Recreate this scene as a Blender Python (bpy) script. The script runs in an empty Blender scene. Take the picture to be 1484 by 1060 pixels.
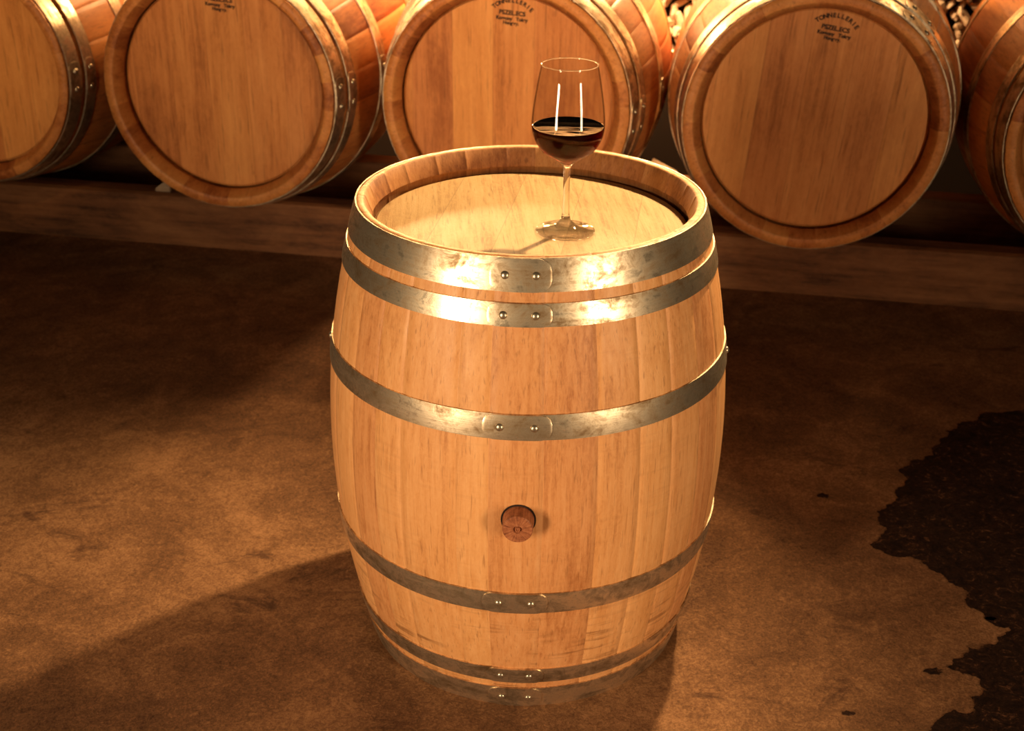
import bpy, bmesh, math, random
from mathutils import Vector, Matrix, noise
scene = bpy.context.scene
COL = scene.collection
PI = math.pi

# ------------------------------------------------------------------ camera
CAM_POS = Vector((-0.1851, -2.3461, 1.7351))
YAW, PITCH, ROLL, FPX = 0.0652, 0.4532, 0.011, 1880.0
fw = Vector((math.sin(YAW)*math.cos(PITCH), math.cos(YAW)*math.cos(PITCH), -math.sin(PITCH)))
rt = fw.cross(Vector((0, 0, 1))).normalized()
up = rt.cross(fw)
r2 = rt*math.cos(ROLL) + up*math.sin(ROLL)
u2 = -rt*math.sin(ROLL) + up*math.cos(ROLL)
cd = bpy.data.cameras.new('camera')
cam = bpy.data.objects.new('camera', cd); COL.objects.link(cam)
M = Matrix((r2, u2, -fw)).transposed().to_4x4(); M.translation = CAM_POS
cam.matrix_world = M
cd.sensor_fit = 'HORIZONTAL'; cd.sensor_width = 36.0; cd.lens = FPX/1484.0*36.0
cd.clip_start = 0.05; cd.clip_end = 60
cd.dof.use_dof = True; cd.dof.focus_distance = 2.25; cd.dof.aperture_fstop = 6.0
scene.camera = cam

# ------------------------------------------------------------------ world, exposure
scene.view_settings.view_transform = 'Standard'; scene.view_settings.look = 'None'
scene.view_settings.gamma = 1.0; scene.view_settings.use_curve_mapping = False
scene.view_settings.exposure = 0.0
w = bpy.data.worlds.new('world'); scene.world = w; w.use_nodes = True
w.node_tree.nodes['Background'].inputs[0].default_value = (1.0, 0.55, 0.25, 1)
w.node_tree.nodes['Background'].inputs[1].default_value = 0.012

# ------------------------------------------------------------------ the row's frame (oak barrels lying behind)
ROW_YAW = 0.2451
ROW_O = Vector((0.0479, 1.7418, 0.0))
AX = Vector((math.sin(ROW_YAW), math.cos(ROW_YAW), 0))       # from head to tail of the lying barrels
RT = Vector((math.cos(ROW_YAW), -math.sin(ROW_YAW), 0))      # along the row
SPACING = 0.971
BIG = 1.214
AXIS_Z = 0.6574
def row(s, d, z): return ROW_O + RT*s + AX*d + Vector((0, 0, z))

# ------------------------------------------------------------------ lights
def look(o, target):
    o.rotation_euler = (Vector(target) - o.location).to_track_quat('-Z', 'Y').to_euler()
def area(name, loc, target, sx, sy, power, color, spread=None):
    l = bpy.data.lights.new(name, 'AREA'); l.shape = 'RECTANGLE'; l.size = sx; l.size_y = sy
    l.energy = power; l.color = color
    if spread: l.spread = spread
    o = bpy.data.objects.new(name, l); COL.objects.link(o); o.location = loc; look(o, target); return o
def spot(name, loc, target, power, color, cone, blend, rad):
    l = bpy.data.lights.new(name, 'SPOT'); l.energy = power; l.color = color
    l.spot_size = math.radians(cone); l.spot_blend = blend; l.shadow_soft_size = rad
    o = bpy.data.objects.new(name, l); COL.objects.link(o); o.location = loc; look(o, target); return o
def point(name, loc, power, color, rad):
    l = bpy.data.lights.new(name, 'POINT'); l.energy = power; l.color = color; l.shadow_soft_size = rad
    o = bpy.data.objects.new(name, l); COL.objects.link(o); o.location = loc; return o
WARM = (1.0, 0.66, 0.34)
# cellar spotlight, high behind the standing barrel on the right
spot('cellar_spotlight', (0.98, 0.98, 2.2), (-0.40, -0.20, 0.3), 370, (1.0, 0.70, 0.36), 60, 0.9, 0.045)
for s, pw in ((-2.0, 85), (-1.0, 62), (-0.02, 120)):              # added fill spots, no fixture seen, brightening three lying barrel heads
    spot('ceiling_spot', row(s, -2.0, 2.05), row(s+0.03, 0, 0.86), pw, (1.0, 0.60, 0.24), 25, 0.9, 0.06)
# two tall lamps either side of the camera
area('lamp_front_left', (-2.20, -2.45, 0.98), (0, 0, 0.72), 0.36, 1.15, 31, (1.0, 0.74, 0.46), math.radians(110))
area('lamp_front_right', (1.90, -2.65, 0.98), (0, 0, 0.72), 0.36, 1.15, 20, (1.0, 0.74, 0.46), math.radians(110))
# wall lamps behind the row
for s, d, z, pw in ((-1.05, 1.15, 1.5, 70), (-0.5, 1.08, 1.5, 120), (0.46, 1.22, 1.35, 130), (1.9, 1.2, 1.9, 14)):
    point('wall_lamp', row(s, d, z), pw, (1.0, 0.60, 0.26), 0.07)

# ------------------------------------------------------------------ helpers
def tag(o, label=None, cat=None, group=None, kind=None):
    if label: o['label'] = label
    if cat: o['category'] = cat
    if group: o['group'] = group
    if kind: o['kind'] = kind
    return o
def link(name, me, mat, parent=None):
    o = bpy.data.objects.new(name, me); COL.objects.link(o)
    if mat and not me.materials: me.materials.append(mat)
    if parent: o.parent = parent
    return o
def mesh(name, verts, faces, mat, parent=None, smooth=True, tones=None):
    me = bpy.data.meshes.new(name); me.from_pydata(verts, [], faces); me.update()
    if smooth:
        for p in me.polygons: p.use_smooth = True
    if tones is not None:
        a = me.attributes.new('tone', 'FLOAT', 'FACE')
        a.data.foreach_set('value', tones)
    return link(name, me, mat, parent)
def empty(name, loc=(0, 0, 0)):
    o = bpy.data.objects.new(name, None); COL.objects.link(o); o.location = loc; o.empty_display_size = 0.1; return o
def lathe(name, prof, mat, parent=None, n=64, close=False):
    """prof: list of (r, z); r=0 makes a pole."""
    V, F, rings = [], [], []
    for r, z in prof:
        if r < 1e-6:
            rings.append([len(V)]*n); V.append((0, 0, z))
        else:
            rings.append(list(range(len(V), len(V)+n)))
            V += [(r*math.cos(2*PI*i/n), r*math.sin(2*PI*i/n), z) for i in range(n)]
    pairs = list(zip(rings, rings[1:]))
    if close: pairs.append((rings[-1], rings[0]))
    for a, b in pairs:
        for i in range(n):
            j = (i+1) % n
            f = []
            for v in (a[i], a[j], b[j], b[i]):
                if v not in f: f.append(v)
            if len(f) > 2: F.append(f)
    o = mesh(name, V, F, mat, parent)
    return o
def bevel_box(name, size, mat, parent=None, bev=0.006, jitter=0.0, seed=0, cuts=1):
    bm = bmesh.new(); bmesh.ops.create_cube(bm, size=1)
    for v in bm.verts: v.co = Vector((v.co.x*size[0], v.co.y*size[1], v.co.z*size[2]))
    bmesh.ops.bevel(bm, geom=bm.edges[:], offset=bev, segments=2, affect='EDGES')
    me = bpy.data.meshes.new(name); bm.to_mesh(me); bm.free()
    return link(name, me, mat, parent)

# ------------------------------------------------------------------ materials
class N:
    def __init__(s, name):
        s.m = bpy.data.materials.new(name); s.m.use_nodes = True
        s.t = s.m.node_tree; s.b = s.t.nodes['Principled BSDF']; s.co = None
    def n(s, typ, **kw):
        x = s.t.nodes.new(typ)
        for k, v in kw.items(): setattr(x, k, v)
        return x
    def l(s, a, b): s.t.links.new(a, b)
    def val(s, sock, v):
        if hasattr(v, 'links') or hasattr(v, 'is_linked'): s.l(v, sock)
        else: sock.default_value = v
    def coords(s, scale=(1, 1, 1), offset=None, rot=(0, 0, 0)):
        if s.co is None: s.co = s.n('ShaderNodeTexCoord').outputs['Object']
        mp = s.n('ShaderNodeMapping'); s.l(s.co, mp.inputs[0]); mp.inputs['Scale'].default_value = scale
        mp.inputs['Rotation'].default_value = rot
        if offset is not None: s.l(offset, mp.inputs['Location'])
        return mp.outputs[0]
    def noise(s, vec, scale, detail=4, rough=0.55, dist=0.0):
        x = s.n('ShaderNodeTexNoise'); s.l(vec, x.inputs['Vector']); x.inputs['Scale'].default_value = scale
        x.inputs['Detail'].default_value = detail; x.inputs['Roughness'].default_value = rough; x.inputs['Distortion'].default_value = dist
        return x.outputs['Fac']
    def math(s, op, a, b=0.0, c=None, clamp=False):
        x = s.n('ShaderNodeMath', operation=op, use_clamp=clamp); s.val(x.inputs[0], a); s.val(x.inputs[1], b)
        if c is not None: s.val(x.inputs[2], c)
        return x.outputs[0]
    def ramp(s, f, stops, interp='LINEAR'):
        x = s.n('ShaderNodeValToRGB'); s.l(f, x.inputs[0]); e = x.color_ramp; e.interpolation = interp
        while len(e.elements) < len(stops): e.elements.new(0.5)
        for k, (p, c) in enumerate(stops):
            e.elements[k].position = p; e.elements[k].color = tuple(c)+(1,) if len(c) == 3 else c
        return x.outputs[0]
    def rng(s, f, a, b, c, d):
        x = s.n('ShaderNodeMapRange'); s.l(f, x.inputs[0])
        for k, v in enumerate((a, b, c, d)): x.inputs[k+1].default_value = v
        return x.outputs[0]
    def mix(s, fac, a, b, mode='MIX'):
        x = s.n('ShaderNodeMix', data_type='RGBA', blend_type=mode)
        s.val(x.inputs[0], fac)
        for k, v in ((6, a), (7, b)):
            if isinstance(v, tuple): x.inputs[k].default_value = v+(1,) if len(v) == 3 else v
            else: s.l(v, x.inputs[k])
        return x.outputs[2]
    def bump(s, h, strength, dist):
        x = s.n('ShaderNodeBump'); s.l(h, x.inputs['Height']); x.inputs['Strength'].default_value = strength; x.inputs['Distance'].default_value = dist
        s.l(x.outputs[0], s.b.inputs['Normal'])

def wood_mat(name, light, mid, dark, rough=0.55, grain_axis='z', planks=None, blotch=0.35, sawmarks=0.0, plank_rot=0.0, fine=1.0, knots=0.5, tonevar=0.16, coat=0.0, seamw=0.75):
    """Oak with long grain along grain_axis; tone comes from the per-face 'tone' attribute or, with planks, from the board number."""
    s = N(name)
    oi = s.n('ShaderNodeObjectInfo')
    if planks:
        base = s.coords(rot=(0, 0, plank_rot))
        sep = s.n('ShaderNodeSeparateXYZ'); s.l(base, sep.inputs[0])
        u = s.math('ADD', s.math('DIVIDE', sep.outputs[0], planks), 40.37)
        wv = s.noise(s.coords((6, 6, 6)), 1.0, 1)
        idx = s.math('FLOOR', u)
        wn = s.n('ShaderNodeTexWhiteNoise', noise_dimensions='2D')
        cb = s.n('ShaderNodeCombineXYZ'); s.l(idx, cb.inputs[0]); s.l(oi.outputs['Random'], cb.inputs[1]); s.l(cb.outputs[0], wn.inputs['Vector'])
        tone = wn.outputs['Value']
        fr = s.math('FRACT', u)
        edge = s.math('MINIMUM', fr, s.math('SUBTRACT', 1.0, fr))
        seam = s.rng(edge, 0.0, 0.011, 1.0, 0.0)
    else:
        at = s.n('ShaderNodeAttribute', attribute_name='tone'); tone = at.outputs['Fac']; seam = None
        wn = s.n('ShaderNodeTexWhiteNoise', noise_dimensions='2D')
        cb = s.n('ShaderNodeCombineXYZ'); s.l(tone, cb.inputs[0]); s.l(oi.outputs['Random'], cb.inputs[1]); s.l(cb.outputs[0], wn.inputs['Vector'])
        tone = wn.outputs['Value']
    vec = s.n('ShaderNodeVectorMath', operation='SCALE'); s.l(wn.outputs['Color'], vec.inputs[0]); vec.inputs['Scale'].default_value = 9.0
    off = vec.outputs[0]
    k = {'x': (0, ), 'y': (1, ), 'z': (2, )}[grain_axis][0]
    def st(a, b):
        v = [a, a, a]; v[k] = b; return tuple(v)
    pr = (0, 0, plank_rot)
    g1 = s.noise(s.coords(st(1, 0.045), off, pr), 120*fine, 5, 0.65, 0.3)     # pores
    g2 = s.noise(s.coords(st(1, 0.07), off, pr), 34*fine, 4, 0.6, 0.9)        # growth rings
    g3 = s.noise(s.coords(st(1, 0.35), off, pr), 7, 4, 0.6, 0.4)         # broad blotches
    fl = s.noise(s.coords(st(1, 0.5), off, pr), 95*fine, 3, 0.7, 1.5)         # medullary flecks
    f = s.math('ADD', s.math('MULTIPLY', g1, 0.42), s.math('MULTIPLY', g2, 0.34))
    f = s.math('ADD', f, s.math('MULTIPLY', g3, blotch))
    f = s.math('ADD', f, s.math('MULTIPLY', fl, 0.22))
    f = s.math('ADD', f, s.math('MULTIPLY', tone, tonevar))
    c0 = (0.42+0.34+blotch+0.22)/2 + tonevar/2
    f = s.math('ADD', s.math('MULTIPLY', s.math('SUBTRACT', f, c0), 1.7), 0.5)
    c = s.ramp(f, [(0.18, dark), (0.45, mid), (0.80, light)])
    # hue shift from board to board: redder or yellower oak
    hs = s.n('ShaderNodeHueSaturation'); s.l(c, hs.inputs['Color'])
    s.l(s.rng(wn.outputs['Value'], 0, 1, 0.496, 0.503), hs.inputs['Hue'])
    s.l(s.rng(tone, 0, 1, 0.93, 1.05), hs.inputs['Value'])
    c = hs.outputs[0]
    # pores as fine dark dashes
    pore = s.noise(s.coords(st(1, 0.06), off, pr), 260*fine, 2, 0.5)
    c = s.mix(s.rng(pore, 0.60, 0.72, 0.0, 0.45), c, tuple(x*0.55 for x in dark))
    kn = s.n('ShaderNodeTexVoronoi'); s.l(s.coords(st(1, 0.6), off, pr), kn.inputs['Vector']); kn.inputs['Scale'].default_value = 9.0
    c = s.mix(s.rng(kn.outputs['Distance'], 0.02, 0.05, knots, 0.0), c, tuple(x*0.35 for x in dark))
    if sawmarks:
        v = [6, 6, 6]; v[k] = 75
        sm = s.noise(s.coords(tuple(v), off, pr), 1.0, 4, 0.65, 0.6)
        msk = s.noise(s.coords((1, 1, 1), off, pr), 6.5, 3, 0.6)
        zz = s.n('ShaderNodeSeparateXYZ'); s.l(s.co, zz.inputs[0])
        low = s.rng(zz.outputs[2], 0.12, 0.30, 1.0, 0.10)
        fz = s.math('MULTIPLY', s.rng(sm, 0.50, 0.62, 0.0, 1.0), s.rng(msk, 0.42, 0.56, 0.0, sawmarks*0.8))
        c = s.mix(s.math('MULTIPLY', fz, low), c, tuple(x*0.45 for x in dark))
    if seam is not None:
        c = s.mix(s.math('MULTIPLY', seam, seamw), c, tuple(x*0.3 for x in dark))
    s.l(c, s.b.inputs['Base Color'])
    s.l(s.rng(g2, 0.3, 0.7, rough+0.08, rough-0.06), s.b.inputs['Roughness'])
    s.b.inputs['Specular IOR Level'].default_value = 0.35
    if coat: s.b.inputs['Coat Weight'].default_value = coat; s.b.inputs['Coat Roughness'].default_value = 0.4
    h = s.math('ADD', s.math('MULTIPLY', g1, 0.6), s.math('MULTIPLY', fl, 0.4))
    s.bump(h, 0.6, 0.0014)
    return s.m

OAK = wood_mat('oak_staves', (0.80, 0.405, 0.168), (0.68, 0.303, 0.106), (0.44, 0.162, 0.045), 0.5, sawmarks=1.0, coat=0.05, blotch=0.28, tonevar=0.08, knots=0.35)
OAK_HEAD = wood_mat('oak_head', (0.70, 0.475, 0.235), (0.58, 0.365, 0.160), (0.37, 0.19, 0.072), 0.52, 'y', planks=0.125, plank_rot=math.radians(12), coat=0.05, tonevar=0.06, knots=0.2, seamw=0.35)
OAK_OLD = wood_mat('aged_oak_staves', (0.74, 0.31, 0.095), (0.58, 0.21, 0.055), (0.32, 0.095, 0.022), 0.5, fine=0.7, blotch=0.5, coat=0.1)
OAK_OLD_HEAD = wood_mat('aged_oak_head', (0.74, 0.33, 0.105), (0.60, 0.235, 0.066), (0.36, 0.12, 0.028), 0.55, 'y', planks=0.11, fine=0.6, blotch=0.55, tonevar=0.10, knots=0.2, seamw=0.3)
OAK_RIM_SHADE = wood_mat('shaded_inner_chime', (0.50, 0.25, 0.095), (0.40, 0.175, 0.06), (0.24, 0.09, 0.03), 0.6, blotch=0.5, tonevar=0.2)  # shade inside the rim put into the colour: darker copy of the stave oak
OLD_INNER = wood_mat('aged_inner_chime', (0.56, 0.235, 0.07), (0.45, 0.165, 0.044), (0.26, 0.08, 0.02), 0.6, blotch=0.5, tonevar=0.25, fine=0.7)  # same darkening of the inner chime for the lying barrels
BEAM = wood_mat('dark_beam', (0.30, 0.13, 0.05), (0.19, 0.075, 0.028), (0.07, 0.026, 0.010), 0.7, 'x', fine=0.4, blotch=0.9)
CORKWOOD = wood_mat('bung_wood', (0.50, 0.20, 0.085), (0.38, 0.135, 0.052), (0.20, 0.06, 0.022), 0.5, fine=1.3)

def metal_mat(name, base, r0, r1, patina, scale=1.0):
    s = N(name)
    a = s.noise(s.coords((1, 1, 1)), 30*scale, 8, 0.78, 0.6)
    b = s.noise(s.coords((1, 1, 3)), 8*scale, 5, 0.65, 1.0)
    sc = s.noise(s.coords((0.4, 0.4, 26)), 22*scale, 2, 0.6)
    f = s.math('ADD', s.math('MULTIPLY', a, 0.55), s.math('MULTIPLY', b, 0.45))
    c = s.ramp(f, [(0.40, patina), (0.48, tuple((x*0.45+y*0.55) for x, y in zip(base, patina))), (0.54, base)])
    s.l(c, s.b.inputs['Base Color']); s.b.inputs['Metallic'].default_value = 0.92
    r = s.math('ADD', s.rng(f, 0.40, 0.58, r1, r0), s.math('MULTIPLY', sc, 0.08))
    s.l(r, s.b.inputs['Roughness'])
    s.bump(s.math('ADD', s.math('MULTIPLY', a, 0.6), s.math('MULTIPLY', sc, 0.3)), 0.22, 0.0012)
    return s.m
STEEL = metal_mat('galvanised_steel', (0.84, 0.69, 0.49), 0.24, 0.50, (0.27, 0.175, 0.092))
RIVET = metal_mat('rivet_steel', (0.80, 0.70, 0.54), 0.20, 0.34, (0.45, 0.36, 0.24), 3)

INK = N('black_stamp_ink'); INK.b.inputs['Base Color'].default_value = (0.035, 0.014, 0.006, 1); INK.b.inputs['Roughness'].default_value = 0.8; INK = INK.m

def glass_mat():
    s = N('clear_glass')
    s.b.inputs['Base Color'].default_value = (1, 1, 1, 1); s.b.inputs['Transmission Weight'].default_value = 1.0
    s.b.inputs['Roughness'].default_value = 0.0; s.b.inputs['IOR'].default_value = 1.50
    return s.m
def thin_glass(name, body):
    """Clear glass: mirror-like Fresnel reflection over light that mostly passes straight through."""
    s = N(name); t = s.t
    tr = s.n('ShaderNodeBsdfTransparent'); gl = s.n('ShaderNodeBsdfGlossy'); gl.inputs['Roughness'].default_value = 0.015
    lw = s.n('ShaderNodeLayerWeight'); lw.inputs['Blend'].default_value = 0.5
    s.l(s.ramp(lw.outputs['Facing'], [(0.0, (0.985, 0.98, 0.97)), (0.72, (0.95, 0.94, 0.92)), (1.0, (0.45, 0.42, 0.38))]), tr.inputs[0])
    fr = s.math('ADD', s.math('MULTIPLY', s.math('POWER', lw.outputs['Facing'], 6.0), 0.28), 0.028)
    m1 = s.n('ShaderNodeMixShader'); s.l(fr, m1.inputs[0]); s.l(tr.outputs[0], m1.inputs[1]); s.l(gl.outputs[0], m1.inputs[2])
    out = m1.outputs[0]
    if body:
        rf = s.n('ShaderNodeBsdfGlass'); rf.inputs['Roughness'].default_value = 0.0; rf.inputs['IOR'].default_value = 1.5
        m2 = s.n('ShaderNodeMixShader'); m2.inputs[0].default_value = body
        s.l(out, m2.inputs[1]); s.l(rf.outputs[0], m2.inputs[2]); out = m2.outputs[0]
    s.l(out, t.nodes['Material Output'].inputs['Surface']); return s.m
GLASS_SOLID = glass_mat()
BOWL = thin_glass('bowl_glass', 0.0)
STEMG = thin_glass('stem_glass', 0.8)
FOOTG = thin_glass('foot_glass', 0.6)
def wine_mat(name, ior):
    s = N(name)
    s.b.inputs['Base Color'].default_value = (1.0, 1.0, 1.0, 1); s.b.inputs['Transmission Weight'].default_value = 1.0
    s.b.inputs['Roughness'].default_value = 0.0; s.b.inputs['IOR'].default_value = ior
    va = s.n('ShaderNodeVolumeAbsorption'); va.inputs['Color'].default_value = (0.62, 0.018, 0.015, 1); va.inputs['Density'].default_value = 95
    s.l(va.outputs[0], s.t.nodes['Material Output'].inputs['Volume'])
    return s.m
WINE = wine_mat('red_wine_against_glass', 1.04)      # next to the bowl wall the step in index is small
WINE_TOP = wine_mat('red_wine_surface', 1.34)

def floor_mat():
    s = N('earth_brown_floor')
    big = s.noise(s.coords(), 1.3, 5, 0.6, 0.5)
    med = s.noise(s.coords(), 6.5, 6, 0.68, 0.8)
    veins = s.noise(s.coords((1, 1.9, 1)), 4.0, 7, 0.72, 0.7)
    fine = s.noise(s.coords(), 75, 5, 0.8, 0.9)
    fib = s.noise(s.coords((1, 1, 1)), 190, 3, 0.7, 0.6)
    f = s.math('ADD', s.math('MULTIPLY', big, 0.30), s.math('MULTIPLY', med, 0.22))
    f = s.math('ADD', f, s.math('MULTIPLY', fine, 0.28)); f = s.math('ADD', f, s.math('MULTIPLY', fib, 0.20))
    c = s.ramp(f, [(0.40, (0.065, 0.027, 0.012)), (0.50, (0.195, 0.088, 0.037)), (0.60, (0.42, 0.205, 0.090))])
    v = s.math('MULTIPLY', s.rng(veins, 0.56, 0.66, 0.0, 0.75), s.rng(big, 0.40, 0.58, 0.15, 1.0))
    c = s.mix(v, c, (0.055, 0.020, 0.010))
    sp = s.n('ShaderNodeTexVoronoi'); s.l(s.coords(), sp.inputs['Vector']); sp.inputs['Scale'].default_value = 3.2
    c = s.mix(s.rng(sp.outputs['Distance'], 0.03, 0.06, 0.6, 0.0), c, (0.05, 0.02, 0.01))
    s.l(c, s.b.inputs['Base Color']); s.b.inputs['Roughness'].default_value = 0.85
    s.b.inputs['Specular IOR Level'].default_value = 0.2
    h = s.math('ADD', s.math('MULTIPLY', fine, 0.5), s.math('MULTIPLY', fib, 0.6)); h = s.math('ADD', h, s.math('MULTIPLY', med, 0.8))
    s.bump(h, 0.7, 0.006)
    return s.m
FLOOR = floor_mat()
def stain_mat():
    s = N('dark_peeling_patch')
    a = s.noise(s.coords(), 22, 6, 0.75, 2.0); b = s.noise(s.coords(), 70, 4, 0.7, 1.5)
    f = s.math('ADD', s.math('MULTIPLY', a, 0.6), s.math('MULTIPLY', b, 0.4))
    c = s.ramp(f, [(0.42, (0.012, 0.005, 0.003)), (0.55, (0.035, 0.014, 0.007)), (0.66, (0.24, 0.10, 0.045))])
    s.l(c, s.b.inputs['Base Color']); s.b.inputs['Roughness'].default_value = 0.8
    s.b.inputs['Specular IOR Level'].default_value = 0.12
    s.bump(f, 0.9, 0.008)
    return s.m
STAIN = stain_mat()
def stone_mat():
    s = N('pale_rubble_stone')
    a = s.noise(s.coords(), 9, 5, 0.65, 0.4); b = s.noise(s.coords(), 60, 4, 0.7)
    f = s.math('ADD', s.math('MULTIPLY', a, 0.6), s.math('MULTIPLY', b, 0.4))
    c = s.ramp(f, [(0.35, (0.34, 0.23, 0.15)), (0.52, (0.60, 0.46, 0.33)), (0.68, (0.80, 0.68, 0.52))])
    s.l(c, s.b.inputs['Base Color']); s.b.inputs['Roughness'].default_value = 0.85
    s.bump(f, 0.6, 0.004); return s.m
STONE = stone_mat()
GAP = N('dark_wall_core'); GAP.b.inputs['Base Color'].default_value = (0.018, 0.010, 0.006, 1); GAP.b.inputs['Roughness'].default_value = 0.95; GAP = GAP.m
CHOCK = wood_mat('pale_chock', (0.55, 0.42, 0.30), (0.42, 0.30, 0.20), (0.25, 0.16, 0.10), 0.7, 'x')

# ------------------------------------------------------------------ setting: floor, back wall
me = bpy.data.meshes.new('floor')
me.from_pydata([(-8, -6, 0), (8, -6, 0), (8, 7, 0), (-8, 7, 0), (-8, -6, -.1), (8, -6, -.1), (8, 7, -.1), (-8, 7, -.1)], [],
               [(0, 1, 2, 3), (7, 6, 5, 4), (0, 4, 5, 1), (1, 5, 6, 2), (2, 6, 7, 3), (3, 7, 4, 0)])
floor = link('floor', me, FLOOR); tag(floor, 'brown speckled cellar floor', None, None, 'structure')

# ragged dark patch on the floor at the right (part of the floor)
EDGE = [(1.503, 0.86), (1.388, 0.848), (1.297, 0.794), (1.229, 0.745), (1.192, 0.687), (1.156, 0.65), (1.108, 0.585), (1.068, 0.573), (1.026, 0.531), (1.022, 0.476), (0.984, 0.436), (0.959, 0.378), (0.936, 0.356), (0.905, 0.341), (0.906, 0.269), (0.88, 0.225), (0.842, 0.197), (0.86, 0.173), (0.877, 0.149), (0.921, 0.142), (0.951, 0.101), (0.976, 0.037), (1.001, 0.017), (1.002, -0.01), (0.986, -0.055), (1.011, -0.081), (1.01, -0.111), (1.047, -0.132), (1.031, -0.156), (0.99, -0.191), (0.947, -0.203), (0.931, -0.189), (0.907, -0.231), (0.883, -0.237), (0.863, -0.258), (0.888, -0.281), (0.918, -0.298), (0.912, -0.33), (0.879, -0.353), (0.877, -0.374), (0.857, -0.399), (0.833, -0.388), (0.789, -0.414), (0.764, -0.444), (0.741, -0.472)]
rnd = random.Random(5)
pts = [Vector(p) for p in EDGE] + [Vector((0.78, -0.56)), Vector((0.70, -0.66)), Vector((0.78, -0.8)), Vector((1.0, -0.95))]
pts += [Vector((1.5, -1.0)), Vector((2.0, -0.7)), Vector((2.3, -0.1)), Vector((2.35, 0.5)), Vector((2.0, 0.85)), Vector((1.75, 0.92))]
for it in range(4):                                            # fractal, ragged edge
    out = []
    for i, a in enumerate(pts):
        b = pts[(i+1) % len(pts)]; d = b-a
        out += [a, (a+b)/2 + Vector((-d.y, d.x))*rnd.uniform(-0.22, 0.22)]
    pts = out
def patch(outline, z):
    from mathutils.geometry import delaunay_2d_cdt
    n_ = len(outline)
    v, e, f, *_ = delaunay_2d_cdt([Vector((p.x, p.y)) for p in outline], [], [list(range(n_))], 1, 1e-5)
    f = [list(t) if (v[t[1]]-v[t[0]]).cross(v[t[2]]-v[t[0]]) > 0 else list(reversed(t)) for t in f]
    me = bpy.data.meshes.new('dark_patch'); me.from_pydata([(p.x, p.y, z) for p in v], [], f); return me
o = link('dark_patch', patch(pts, 0.0012), STAIN, floor); o['label'] = 'ragged dark patch on the floor at the right'
for cx, cy, rr in ((0.791, 0.421, 0.019), (0.617, -0.387, 0.012), (0.83, -0.27, 0.02), (1.02, -0.10, 0.012)):   # stray flecks
    ol = [Vector((cx+rr*rnd.uniform(.6, 1.3)*math.cos(2*PI*i/18), cy+0.6*rr*rnd.uniform(.6, 1.3)*math.sin(2*PI*i/18))) for i in range(18)]
    link('dark_fleck', patch(ol, 0.0012), STAIN, floor)

def wall_frame(d): return row(0, d, 0)
WALL_D = 1.52
def build_wall():
    R = random.Random(11)
    V, F = [], []
    ico = bmesh.new(); bmesh.ops.create_icosphere(ico, subdivisions=2, radius=1)
    iv = [v.co.copy() for v in ico.verts]; ifc = [[v.index for v in f.verts] for f in ico.faces]; ico.free()
    z = 0.36; rowi = 0
    while z < 2.0:
        x = -4.0 + R.uniform(0, .1)
        while x < 3.6:
            sx = R.uniform(0.020, 0.052); sz = R.uniform(0.013, 0.025)
            sy = R.uniform(0.02, 0.05); ang = R.uniform(-1.5, 1.5)
            off = V.__len__(); cy = R.uniform(-0.03, 0.02); ca, sa = math.cos(ang), math.sin(ang)
            for c in iv:
                q = c*1.0
                m = max(abs(q.x), abs(q.y), abs(q.z)); q = q*(0.55+0.45/m*0.8)           # blocky
                q += noise.noise_vector(c*1.3+Vector((x*9, z*9, 0)))*0.30
                lx, lz = q.x*sx, q.z*sz
                p = wall_frame(WALL_D) + RT*(x+lx*ca-lz*sa) + AX*(q.y*sy+cy) + Vector((0, 0, z+lx*sa+lz*ca))
                V.append(p)
            F += [[i+off for i in f] for f in ifc]
            x += sx*1.55
        z += 0.038; rowi += 1
    return V, F
V, F = build_wall()
wall = mesh('wall_back', V, F, STONE, None, smooth=False); tag(wall, 'rough pale rubble stone wall behind the barrels', None, None, 'structure')
c = [wall_frame(WALL_D+0.035)+RT*x+AX*y+Vector((0, 0, z)) for x in (-4.05, 3.65) for y in (0, .3) for z in (0, 2.2)]
me = bpy.data.meshes.new('wall_core')
me.from_pydata([tuple(v) for v in c], [], [(0, 4, 5, 1), (2, 3, 7, 6), (0, 1, 3, 2), (4, 6, 7, 5), (1, 5, 7, 3), (0, 2, 6, 4)])
link('wall_core', me, GAP, wall)

bd = bevel_box('shade_board_1', (9.0, 0.05, 0.46), GAP, None, 0.006)  # added board, near-black in place of shade, covers the lower wall
bd.location = row(0, 1.385, 0.23); bd.rotation_euler = (0, 0, -ROW_YAW); tag(bd, 'added dark board standing for the shade at the foot of the stone wall', None, None, 'structure')

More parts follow.
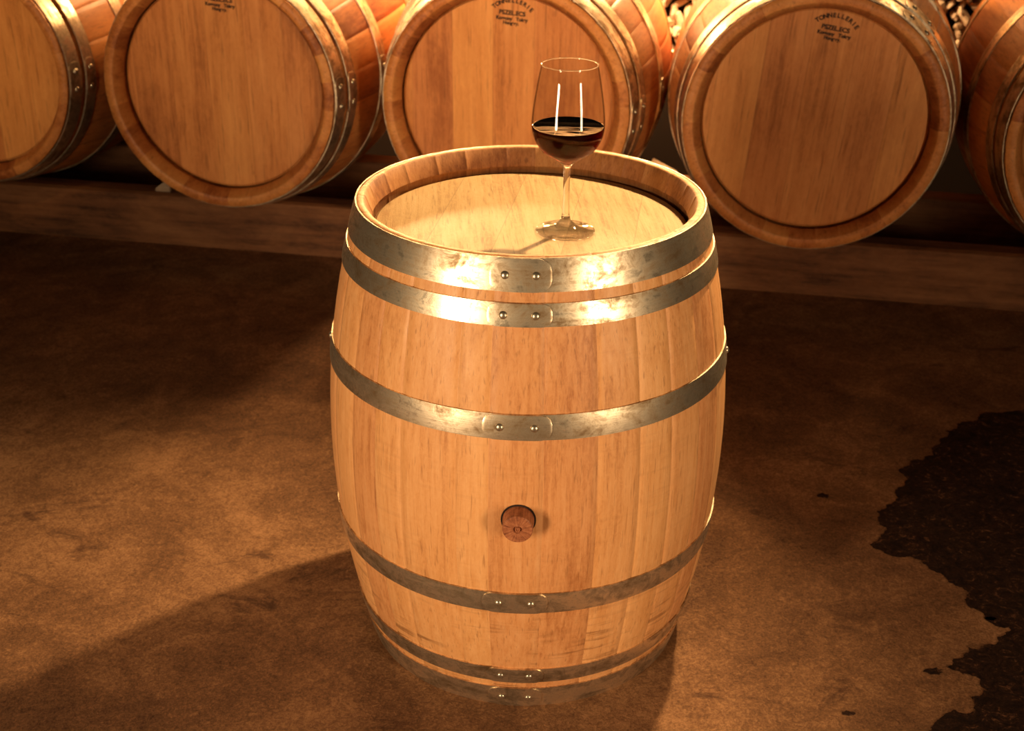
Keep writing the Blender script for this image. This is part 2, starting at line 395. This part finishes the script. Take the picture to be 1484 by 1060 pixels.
# ------------------------------------------------------------------ barrel
H = 0.95; RB, RR = 0.400, 0.330
def R_at(z):
    t = (z-H/2)/(H/2); return RB-(RB-RR)*abs(t)**2
HOOPS = [(0.0, 0.0554), (0.0738, 0.1131), (0.2665, 0.3132)]
ALLH = [(H-b, H-a) for a, b in HOOPS] + [(a, b) for a, b in reversed(HOOPS)]
HT = 0.0034                                                   # hoop stands this far over the staves
def stave_angles(seed, fixed=None):
    R = random.Random(seed); A = []
    if fixed:
        A = list(fixed); end = fixed[0]+2*PI
        a = fixed[-1]
        while True:
            a += R.uniform(0.17, 0.29)
            if a > end-0.14: break
            A.append(a)
    else:
        a = 0
        while a < 2*PI-0.15: A.append(a); a += R.uniform(0.17, 0.29)
    return A
def staves_mesh(seed, fixed=None, rise=24, wide=False):
    """Staves as one body of revolution, each stave a little flatter than the circle, with a fine V joint."""
    R = random.Random(seed+1)
    A = stave_angles(seed, fixed)
    rs = 0.0010                                               # staves sit inside the hoops
    prof = []
    e = 0.0012
    prof += [(R_at(0.06)-rs-0.045, 0.06), (0.301, 0.036), (0.315, 0.0), (R_at(0)-rs-0.002, 0.0)]
    zs = [0.003 + (H-0.006)*i/rise for i in range(rise+1)]
    prof += [(R_at(z)-rs, z) for z in zs]
    if wide:                                                  # broad flat chime, standing a little proud of the end hoop
        prof[-1] = (R_at(H)+0.0010, H-0.003); prof[-2] = (R_at(H)-rs, H-0.0125); prof[-3] = (R_at(H)-rs+0.0002, H-0.03)
        prof += [(R_at(H)-0.0005, H), (0.3060, H), (0.3040, H-0.0015), (0.2880, H-0.034), (0.2885, H-0.037), (0.2935, H-0.039), (0.2935, H-0.07)]
    else:
        prof += [(R_at(H)-rs-0.002, H), (0.3155, H), (0.3135, H-0.002), (0.3005, H-0.036), (0.3010, H-0.0385), (0.3065, H-0.041), (0.3065, H-0.07)]
    V, F, T = [], [], []
    cols = []                                                 # (angle, inset, stave id)
    for i, a in enumerate(A):
        b = A[(i+1) % len(A)] + (2*PI if i == len(A)-1 else 0)
        g = 0.0016/RB
        n = 7
        for k in range(n+1):
            t = k/n; ang = (a+g) + (b-a-2*g)*t
            flat = 0.00055*(4*(t-0.5)**2)                     # corners drop slightly: flat-backed stave
            cols.append((ang, flat + (0.0002 if k in (0, n) else 0), i))
        cols.append((b, 0.0018, i))
    nc = len(cols); tone = [R.random() for _ in A]
    for (r, z) in prof:
        for (ang, ins, i) in cols:
            rr = r - ins if z > 0.0 else r - ins
            V.append((rr*math.sin(ang), -rr*math.cos(ang), z))
    for j in range(len(prof)-1):
        for k in range(nc):
            k2 = (k+1) % nc
            F.append([j*nc+k, j*nc+k2, (j+1)*nc+k2, (j+1)*nc+k])
            T.append(tone[cols[k2][2]])
    me = bpy.data.meshes.new('staves'); me.from_pydata(V, [], F); me.update()
    for p in me.polygons: p.use_smooth = True
    me.attributes.new('tone', 'FLOAT', 'FACE').data.foreach_set('value', T)
    top = len(prof)-6
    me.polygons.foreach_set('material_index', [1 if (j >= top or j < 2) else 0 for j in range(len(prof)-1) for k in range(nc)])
    return me
def head_mesh(dr=0.0):
    bm = bmesh.new()
    n = 96; prof = [(r-dr, z) for r, z in ((0.288, 0.900), (0.2935, 0.8996), (0.3005, 0.894), (0.3015, 0.884), (0.29, 0.876))]
    rings = []
    for r, z in prof: rings.append([bm.verts.new((r*math.cos(2*PI*i/n), r*math.sin(2*PI*i/n), z)) for i in range(n)])
    bm.faces.new(rings[0])
    for a, b in zip(rings, rings[1:]):
        for i in range(n): bm.faces.new((a[(i+1) % n], a[i], b[i], b[(i+1) % n]))
    bm.faces.new(list(reversed(rings[-1])))
    me = bpy.data.meshes.new('head'); bm.to_mesh(me); bm.free(); return me
def hoop_mesh(z0, z1, plate, half=0.155, n=160):
    """Steel band; the overlap of the riveted ends is a tab with rounded corners."""
    V, F = [], []
    m = 4
    sec = []
    for k in range(m+1):
        z = z0+(z1-z0)*k/m
        bow = 0.0
        sec.append((R_at(z)+HT-0.0012-(0.0005 if k in (0, m) else 0), z))
    inner = [(R_at(z)-0.0014, z) for z in (z1, z0)]
    loop = sec+inner
    for r, z in loop:
        for i in range(n):
            a = 2*PI*i/n; V.append((r*math.sin(a), -r*math.cos(a), z))
    L = len(loop)
    for k in range(L):
        k2 = (k+1) % L
        for i in range(n):
            j = (i+1) % n; F.append([k*n+i, k*n+j, k2*n+j, k2*n+i])
    # overlapping tab
    off = len(V); nu, nv = 28, 6
    zc, hz = (z0+z1)/2, (z1-z0)/2-0.0003
    rc = hz*0.95
    def P(u, v, lift):
        # u in [-1,1] along, v in [-1,1] across; rounded ends
        s = u*half*R_at(zc); W = half*R_at(zc)
        dz = v*hz
        over = max(0, abs(s)-(W-rc))
        lim = hz*(math.sqrt(max(0.0, 1-(over/rc)**2))*0.72+0.28)
        dz = v*lim
        a = plate+s/R_at(zc); z = zc+dz
        r = R_at(z)+HT-0.0012+lift
        return (r*math.sin(a), -r*math.cos(a), z)
    for iu in range(nu+1):
        for iv in range(nv+1):
            u = -1+2*iu/nu; u = math.copysign(abs(u)**0.55, u); v = -1+2*iv/nv
            V.append(P(u, v, 0.0026 if (0 < iv < nv and 0 < iu < nu) else 0.0020))
    for iu in range(nu):
        for iv in range(nv):
            a = off+iu*(nv+1)+iv; F.append([a, a+nv+1, a+nv+2, a+1])
    # skirt of the tab down to the band
    bord = [(iu, 0) for iu in range(nu)]+[(nu, iv) for iv in range(nv)]+[(iu, nv) for iu in range(nu, 0, -1)]+[(0, iv) for iv in range(nv, 0, -1)]
    so = len(V)
    for iu, iv in bord:
        x, y, z = V[off+iu*(nv+1)+iv]; r = math.hypot(x, y); k = (r-0.003)/r; V.append((x*k, y*k, z))
    for q in range(len(bord)):
        q2 = (q+1) % len(bord); a = off+bord[q][0]*(nv+1)+bord[q][1]; b = off+bord[q2][0]*(nv+1)+bord[q2][1]
        F.append([a, so+q, so+q2, b])
    me = bpy.data.meshes.new('hoop'); me.from_pydata(V, [], F); me.update()
    bm = bmesh.new(); bm.from_mesh(me); bmesh.ops.recalc_face_normals(bm, faces=bm.faces[:]); 
    for e in bm.edges:
        if len(e.link_faces) == 2 and e.calc_face_angle(0) > 0.6: e.smooth = False
    for f in bm.faces: f.smooth = True
    bm.to_mesh(me); bm.free(); return me
def rivet_mesh():
    bm = bmesh.new(); n = 20; r = 0.0074
    prof = [(r, -0.001), (r, 0.0006), (r*0.86, 0.0024), (r*0.55, 0.0038), (r*0.2, 0.0044)]
    rings = [[bm.verts.new((q*math.cos(2*PI*i/n), q*math.sin(2*PI*i/n), z)) for i in range(n)] for q, z in prof]
    for a, b in zip(rings, rings[1:]):
        for i in range(n): bm.faces.new((a[i], a[(i+1) % n], b[(i+1) % n], b[i]))
    bm.faces.new(rings[-1])
    for f in bm.faces: f.smooth = True
    me = bpy.data.meshes.new('rivet'); bm.to_mesh(me); bm.free(); return me
RIV = rivet_mesh()
def add_rivet(parent, ang, z, scale=1.0, lift=0.0):
    slope = (R_at(z+0.01)-R_at(z-0.01))/0.02
    nrm = Vector((math.sin(ang), -math.cos(ang), -slope)).normalized()
    r = R_at(z)+HT+0.0008+lift
    o = link('rivet', RIV, RIVET, parent)
    o.location = (r*math.sin(ang), -r*math.cos(ang), z)
    o.rotation_euler = nrm.to_track_quat('Z', 'Y').to_euler(); o.scale = (scale,)*3
    return o

def make_barrel(name, seed, fixed, staves_mat, inner_mat, head_mat, plate, rscale=1.0, wide=False):
    t = empty(name)
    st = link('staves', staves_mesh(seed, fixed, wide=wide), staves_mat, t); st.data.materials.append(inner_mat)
    hd = link('head', head_mesh(0.0125 if wide else 0.0), head_mat, t)
    hb = link('head', hd.data, head_mat, t); hb.matrix_local = Matrix.Translation((0, 0, H)) @ Matrix.Rotation(PI, 4, 'X')
    for a, b in ALLH:
        if wide and b > H-0.001: b = H-0.0105
        if wide and a < 0.001: a = 0.0105
        ho = link('hoop', hoop_mesh(a, b, plate), STEEL, t)
        for d in (-0.077, 0.077): add_rivet(ho, plate+d, (a+b)/2, rscale)
    return t, st, hd

FIX = [-1.28, -1.05, -0.86, -0.69, -0.40, -0.248, 0.0, 0.248, 0.462, 0.652, 0.87, 1.08]
PLATE = -0.122
main, st, hd = make_barrel('wine_barrel', 3, FIX, OAK, OAK_RIM_SHADE, OAK_HEAD, PLATE)
tag(main, 'upright oak wine barrel standing on the floor in front, carrying the wine glass', 'barrel')
# side rivets of the upper bilge hoop
hoops = [c for c in main.children if c.name.startswith('hoop')]
for hc in hoops:
    pass
for sgn in (-1.60, 1.34): add_rivet(hoops[2], sgn, H-0.29, 0.9, -0.0015)
# bung
BA, BZ = -0.109, 0.478
rs = R_at(BZ)-0.0010
nrm = Vector((math.sin(BA), -math.cos(BA), 0))
bq = nrm.to_track_quat('Z', 'Y').to_euler()
hole = lathe('bung_hole', [(0.0, 0.0006), (0.0305, 0.0006), (0.0315, 0.0012), (0.0315, -0.004), (0, -0.004)], None, main, 48)
hm = N('dark_hole'); hm.b.inputs['Base Color'].default_value = (0.022, 0.008, 0.004, 1); hm.b.inputs['Roughness'].default_value = 0.9  # near-black disc marking the hole around the bung
hole.data.materials.append(hm.m); hole.location = nrm*rs + Vector((0, 0, BZ)); hole.rotation_euler = bq
bung = lathe('bung', [(0.0, 0.0312), (0.0022, 0.0312), (0.0030, 0.0335), (0.0046, 0.0335), (0.0054, 0.0300), (0.0066, 0.0296), (0.0080, 0.0330), (0.0255, 0.0330), (0.0268, 0.0316), (0.0285, 0.0), (0.0, 0.0)], None, main, 56)
def bung_mat():
    s = N('red_brown_bung')
    sep = s.n('ShaderNodeSeparateXYZ'); co = s.coords(); s.l(co, sep.inputs[0])
    ang = s.math('ARCTAN2', sep.outputs[1], sep.outputs[0])
    cb = s.n('ShaderNodeCombineXYZ'); s.l(s.math('MULTIPLY', ang, 7.0), cb.inputs[0]); s.l(s.math('MULTIPLY', sep.outputs[2], 20), cb.inputs[1])
    ra = s.noise(cb.outputs[0], 1.0, 3, 0.6); g = s.noise(s.coords((1, 1, 1)), 110, 4, 0.7)
    f = s.math('ADD', s.math('MULTIPLY', ra, 0.5), s.math('MULTIPLY', g, 0.5))
    c = s.ramp(f, [(0.34, (0.13, 0.034, 0.012)), (0.5, (0.33, 0.105, 0.040)), (0.66, (0.50, 0.19, 0.08))])
    s.l(c, s.b.inputs['Base Color']); s.b.inputs['Roughness'].default_value = 0.5; s.bump(f, 0.5, 0.001); return s.m
bung.data.materials.append(bung_mat()); bung['label'] = 'red-brown wooden bung'
bung.location = hole.location + nrm*0.0; bung.rotation_euler = bq
bung.data.update()
for o_ in (bung, hole):
    bmx = bmesh.new(); bmx.from_mesh(o_.data); bmesh.ops.recalc_face_normals(bmx, faces=bmx.faces[:])
    for e in bmx.edges:
        if len(e.link_faces) == 2 and e.calc_face_angle(0) > 0.6: e.smooth = False
    bmx.to_mesh(o_.data); bmx.free()

# ------------------------------------------------------------------ lying barrels
def stamp_mesh():
    items = []
    def txt(s_, size, x, y, rot=0, bold=0.0):
        cu = bpy.data.curves.new('t', 'FONT'); cu.body = s_; cu.size = size; cu.align_x = 'CENTER'; cu.align_y = 'CENTER'
        cu.extrude = 0.0002; cu.offset = bold; cu.space_character = 1.0
        ob = bpy.data.objects.new('t', cu); COL.objects.link(ob)
        bpy.context.view_layer.update()
        m = bpy.data.meshes.new_from_object(ob.evaluated_get(bpy.context.evaluated_depsgraph_get()))
        m.transform(Matrix.Translation((x, y, 0)) @ Matrix.Rotation(rot, 4, 'Z'))
        bpy.data.objects.remove(ob); items.append(m)
    word = 'TONNELLERIE'; Rr_ = 0.087
    for i, ch in enumerate(word):
        a = (i-(len(word)-1)/2)*0.150
        txt(ch, 0.0185, Rr_*math.sin(a), Rr_*math.cos(a)-Rr_, -a, 0.0009)
    txt('PSZEL.ECS', 0.0190, 0, -0.0390, 0, 0.0009)
    txt('Kossony   Tokay', 0.0150, 0, -0.0570, 0, 0.0009)
    txt('Hungary.', 0.0140, -0.002, -0.0705, 0, 0.0008)
    bm = bmesh.new()
    for m in items: bm.from_mesh(m); bpy.data.meshes.remove(m)
    me = bpy.data.meshes.new('stamp'); bm.to_mesh(me); bm.free(); return me
STAMP = stamp_mesh()
proto, pst, phd = make_barrel('cellar_barrel', 21, None, OAK_OLD, OLD_INNER, OAK_OLD_HEAD, PI/2-0.05, rscale=1.15, wide=True)
sm = link('stamp', STAMP, INK, phd); sm['label'] = 'black branded lettering'
sm.location = (0.012, 0.2695, 0.9003); sm.rotation_euler = (0, 0, math.radians(-4.0)); sm.scale = (0.82, 0.82, 1)
def copy_tree(o, parent=None):
    c = o.copy(); COL.objects.link(c)
    if parent: c.parent = parent; c.matrix_parent_inverse = o.matrix_parent_inverse.copy()
    for ch in list(o.children): copy_tree(ch, c)
    return c
LAB = ['aged oak barrel lying on its side, cut by the left edge of the photo',
       'aged oak barrel lying second from the left with a pale chock beneath its left side',
       'aged oak barrel lying directly behind the wine glass, third from the left',
       'aged oak barrel lying with a full arched stamp on its head, second from the right',
       'aged oak barrel lying on its side, cut by the right edge of the photo']
variants = [pst.data, staves_mesh(33, wide=True), staves_mesh(47, wide=True)]
for v in variants[1:]: v.materials.append(OAK_OLD); v.materials.append(OLD_INNER)
EXTRA = [(-0.01, 0.075), (0, 0), (0, 0), (0, 0), (0, 0)]
barrels = []
for i in range(5):
    b = proto if i == 0 else copy_tree(proto)
    barrels.append(b)
for i, b in enumerate(barrels):
    ds, dd = EXTRA[i]
    headc = row((i-2)*SPACING+ds, dd, AXIS_Z)
    tail = headc + AX*(H*BIG)
    X, Y, Z = RT, Vector((0, 0, 1)), -AX
    m = Matrix((X, Y, Z)).transposed().to_4x4() @ Matrix.Scale(BIG, 4); m.translation = tail
    b.matrix_world = m
    for ch in b.children:
        if ch.name.startswith('staves'):
            ch.data = variants[i % 3]; ch.rotation_euler[2] = i*1.3+0.4
        elif ch.name.startswith('head') and i == 3 and ch.location.z < 0.5:
            ch.rotation_euler[2] = math.radians(-4.5)
        elif ch.name.startswith('hoop'):
            ch.rotation_euler[2] = (0.0, 0.04, -0.02, 0.9, -0.05)[i]
    tag(b, LAB[i], 'barrel', 'barrels lying in a row on the rack')

# ------------------------------------------------------------------ rack beams and chocks
def beam(name, d, s0, s1, th, hh, label):
    """Squared timber with a shallow saddle planed out under each barrel."""
    ns, nd = 600, 6; V, F = [], []
    b_ = 0.006
    for i in range(ns+1):
        sx = s0+(s1-s0)*i/ns
        sec = []
        for k in range(nd+1):
            dd = d+th*k/nd; z = hh - (b_ if k in (0, nd) else 0)
            for q in range(5):
                cs, cd_ = (q-2)*SPACING+EXTRA[q][0], EXTRA[q][1]
                r_ = (R_at(max(0, min(H, (dd-cd_)/BIG)))+0.003)*BIG+0.0015
                if abs(sx-cs) < r_: z = min(z, AXIS_Z-math.sqrt(r_*r_-(sx-cs)**2))
            sec.append((sx, dd, z))
        sec += [(sx, d+th, 0), (sx, d, 0)]
        V += [tuple(row(*p)) for p in sec]
    m = nd+3
    for i in range(ns):
        for k in range(m):
            k2 = (k+1) % m; F.append([i*m+k, (i+1)*m+k, (i+1)*m+k2, i*m+k2])
    F += [list(range(m)), [ns*m+k for k in reversed(range(m))]]
    me = bpy.data.meshes.new(name); me.from_pydata(V, [], F)
    bm = bmesh.new(); bm.from_mesh(me); bmesh.ops.recalc_face_normals(bm, faces=bm.faces[:]); bm.to_mesh(me); bm.free()
    o = link(name, me, BEAM)
    org = row((s0+s1)/2, d+th/2, 0); rm = Matrix.Translation(org) @ Matrix.Rotation(-ROW_YAW, 4, 'Z')
    me.transform(rm.inverted()); o.matrix_world = rm
    tag(o, label, 'beam', 'rack beams under the lying barrels'); return o
beam('rack_beam', 0.243, -4.0, 3.6, 0.105, 0.197, 'front dark wooden beam under the barrels, nearest the upright barrel')
beam('rack_beam', 0.80, -4.0, 3.6, 0.105, 0.197, 'rear dark wooden beam under the barrels, nearest the stone wall')
def wedge(s, d, z, flip, label, size=(0.10, 0.09, 0.06)):
    L, W_, Hh = size; x0 = -L/2; sg = -1 if flip else 1
    P = [(x0*sg, -W_/2, 0), (-x0*sg, -W_/2, 0), (-x0*sg, -W_/2, 0.012), (x0*sg, -W_/2, Hh),
         (x0*sg, W_/2, 0), (-x0*sg, W_/2, 0), (-x0*sg, W_/2, 0.012), (x0*sg, W_/2, Hh)]
    bm = bmesh.new(); vs = [bm.verts.new(p) for p in P]
    for f in ((0, 1, 2, 3), (7, 6, 5, 4), (0, 4, 5, 1), (3, 2, 6, 7), (1, 5, 6, 2), (0, 3, 7, 4)): bm.faces.new([vs[i] for i in f])
    bmesh.ops.recalc_face_normals(bm, faces=bm.faces[:])
    bmesh.ops.bevel(bm, geom=bm.edges[:], offset=0.003, segments=2, affect='EDGES')
    me = bpy.data.meshes.new('chock'); bm.to_mesh(me); bm.free()
    o = link('chock', me, CHOCK); o.location = row(s, d, z); o.rotation_euler = (0, 0, -ROW_YAW)
    tag(o, label, 'wedge', 'wooden chocks holding the barrels'); return o
wedge(-1.335, 0.30, 0.197, True, 'small pale wooden chock on the front beam beside the second barrel from the left', (0.06, 0.07, 0.055))
wedge(-1.62, 0.86, 0.197, True, 'small wooden chock on the rear beam between the two leftmost barrels')
wedge(0.47, 0.85, 0.197, False, 'small wooden chock on the rear beam left of the arched stamp barrel')

# ------------------------------------------------------------------ wine glass
GX, GY, GZ = 0.0606, -0.0660, 0.9003
g = empty('wine_glass', (GX, GY, GZ))
tag(g, 'clear stemmed glass half full of red wine standing on the upright barrel', 'glass')
def smooth_prof(ctrl, n=60):
    # Catmull-Rom through control points
    out = []
    P = [ctrl[0]]+ctrl+[ctrl[-1]]
    for i in range(1, len(P)-2):
        p0, p1, p2, p3 = P[i-1], P[i], P[i+1], P[i+2]
        for k in range(6):
            t = k/6
            q = [0.5*((2*p1[j])+(-p0[j]+p2[j])*t+(2*p0[j]-5*p1[j]+4*p2[j]-p3[j])*t*t+(-p0[j]+3*p1[j]-3*p2[j]+p3[j])*t**3) for j in (0, 1)]
            out.append((max(q[0], 0.0), q[1]))
    out.append(ctrl[-1]); return out
outer = [(0.0145, 0.1345), (0.029, 0.1425), (0.0430, 0.1515), (0.0515, 0.1600), (0.0605, 0.1755), (0.0650, 0.1910), (0.0662, 0.2050), (0.0650, 0.2250), (0.0615, 0.2520), (0.0560, 0.2850), (0.0508, 0.3110)]
TH = 0.0013
def inner_of(pr):
    res = []
    for i, (r, z) in enumerate(pr):
        a = pr[max(0, i-1)]; b = pr[min(len(pr)-1, i+1)]
        dr, dz = b[0]-a[0], b[1]-a[1]; L = math.hypot(dr, dz)
        res.append((max(r-dz/L*TH, 0.0), z+dr/L*TH))
    return res
ob = smooth_prof(outer)
ib = inner_of(ob)
foot = [(0.0, 0.0), (0.052, 0.0), (0.0552, 0.0012), (0.0558, 0.0024), (0.0545, 0.0034)]
footTop = smooth_prof([(0.0545, 0.0034), (0.040, 0.0062), (0.024, 0.0115), (0.0125, 0.0195), (0.0078, 0.031), (0.0066, 0.048), (0.0062, 0.085), (0.0066, 0.112), (0.0080, 0.125), (0.0145, 0.1345)])
innerB = [(r, z) for r, z in ib if r > 0.012]
full = foot + footTop[1:] + ob[1:] + [(ob[-1][0]-0.0003, ob[-1][1]+0.0009), (ib[-1][0]+0.0003, ib[-1][1]+0.0009)] + list(reversed(innerB)) + [(0.0085, innerB[0][1]-0.0028), (0.0035, innerB[0][1]-0.0042), (0.0, innerB[0][1]-0.0045)]
innerClosed = list(reversed(innerB)) + [(0.0085, innerB[0][1]-0.0028), (0.0035, innerB[0][1]-0.0042), (0.0, innerB[0][1]-0.0045)]
lip = [(ob[-1][0]-0.0003, ob[-1][1]+0.0009), (ib[-1][0]+0.0003, ib[-1][1]+0.0009)]
bowl = lathe('bowl', ob + lip + innerClosed + [(0.0, 0.1325), (0.0142, 0.1335)], BOWL, g, 96, False)
knee = [q for q in footTop if q[1] <= 0.026]; shank = [q for q in footTop if q[1] >= 0.026]
stem = lathe('stem', [(0.0, shank[0][1])] + shank + [(0.0, 0.1345)], STEMG, g, 48)
base = lathe('foot', foot + knee[1:] + [(0.0, knee[-1][1])], FOOTG, g, 96)
rz, rr_ = ob[-1][1]+0.0006, ob[-1][0]-0.0006
rim = lathe('rim', [(rr_+0.00115*math.cos(2*PI*i/10), rz+0.00115*math.sin(2*PI*i/10)) for i in range(10)], GLASS_SOLID, g, 96, True)
# wine fills the bowl to the line; its skin lies just inside the glass wall
WZ = 0.2005
wi = [(r+0.00025, z-0.0001) for r, z in innerB if z < WZ-0.0005]
r_top = wi[-1][0]
wp = [(0.0, innerB[0][1]-0.0048), (0.0040, innerB[0][1]-0.0045), (0.0090, innerB[0][1]-0.0030)] + wi + [(r_top, WZ), (r_top-0.0015, WZ-0.0006), (r_top-0.005, WZ-0.0010), (0.0, WZ-0.0010)]
wine = lathe('wine', wp, WINE, g, 96); wine['label'] = 'dark red wine'
wine.data.materials.append(WINE_TOP)
for p in wine.data.polygons:
    if p.center.z > WZ-0.0011: p.material_index = 1
for o_ in (bowl, stem, base, wine, rim):
    bmx = bmesh.new(); bmx.from_mesh(o_.data); bmesh.ops.recalc_face_normals(bmx, faces=bmx.faces[:]); bmx.to_mesh(o_.data); bmx.free()
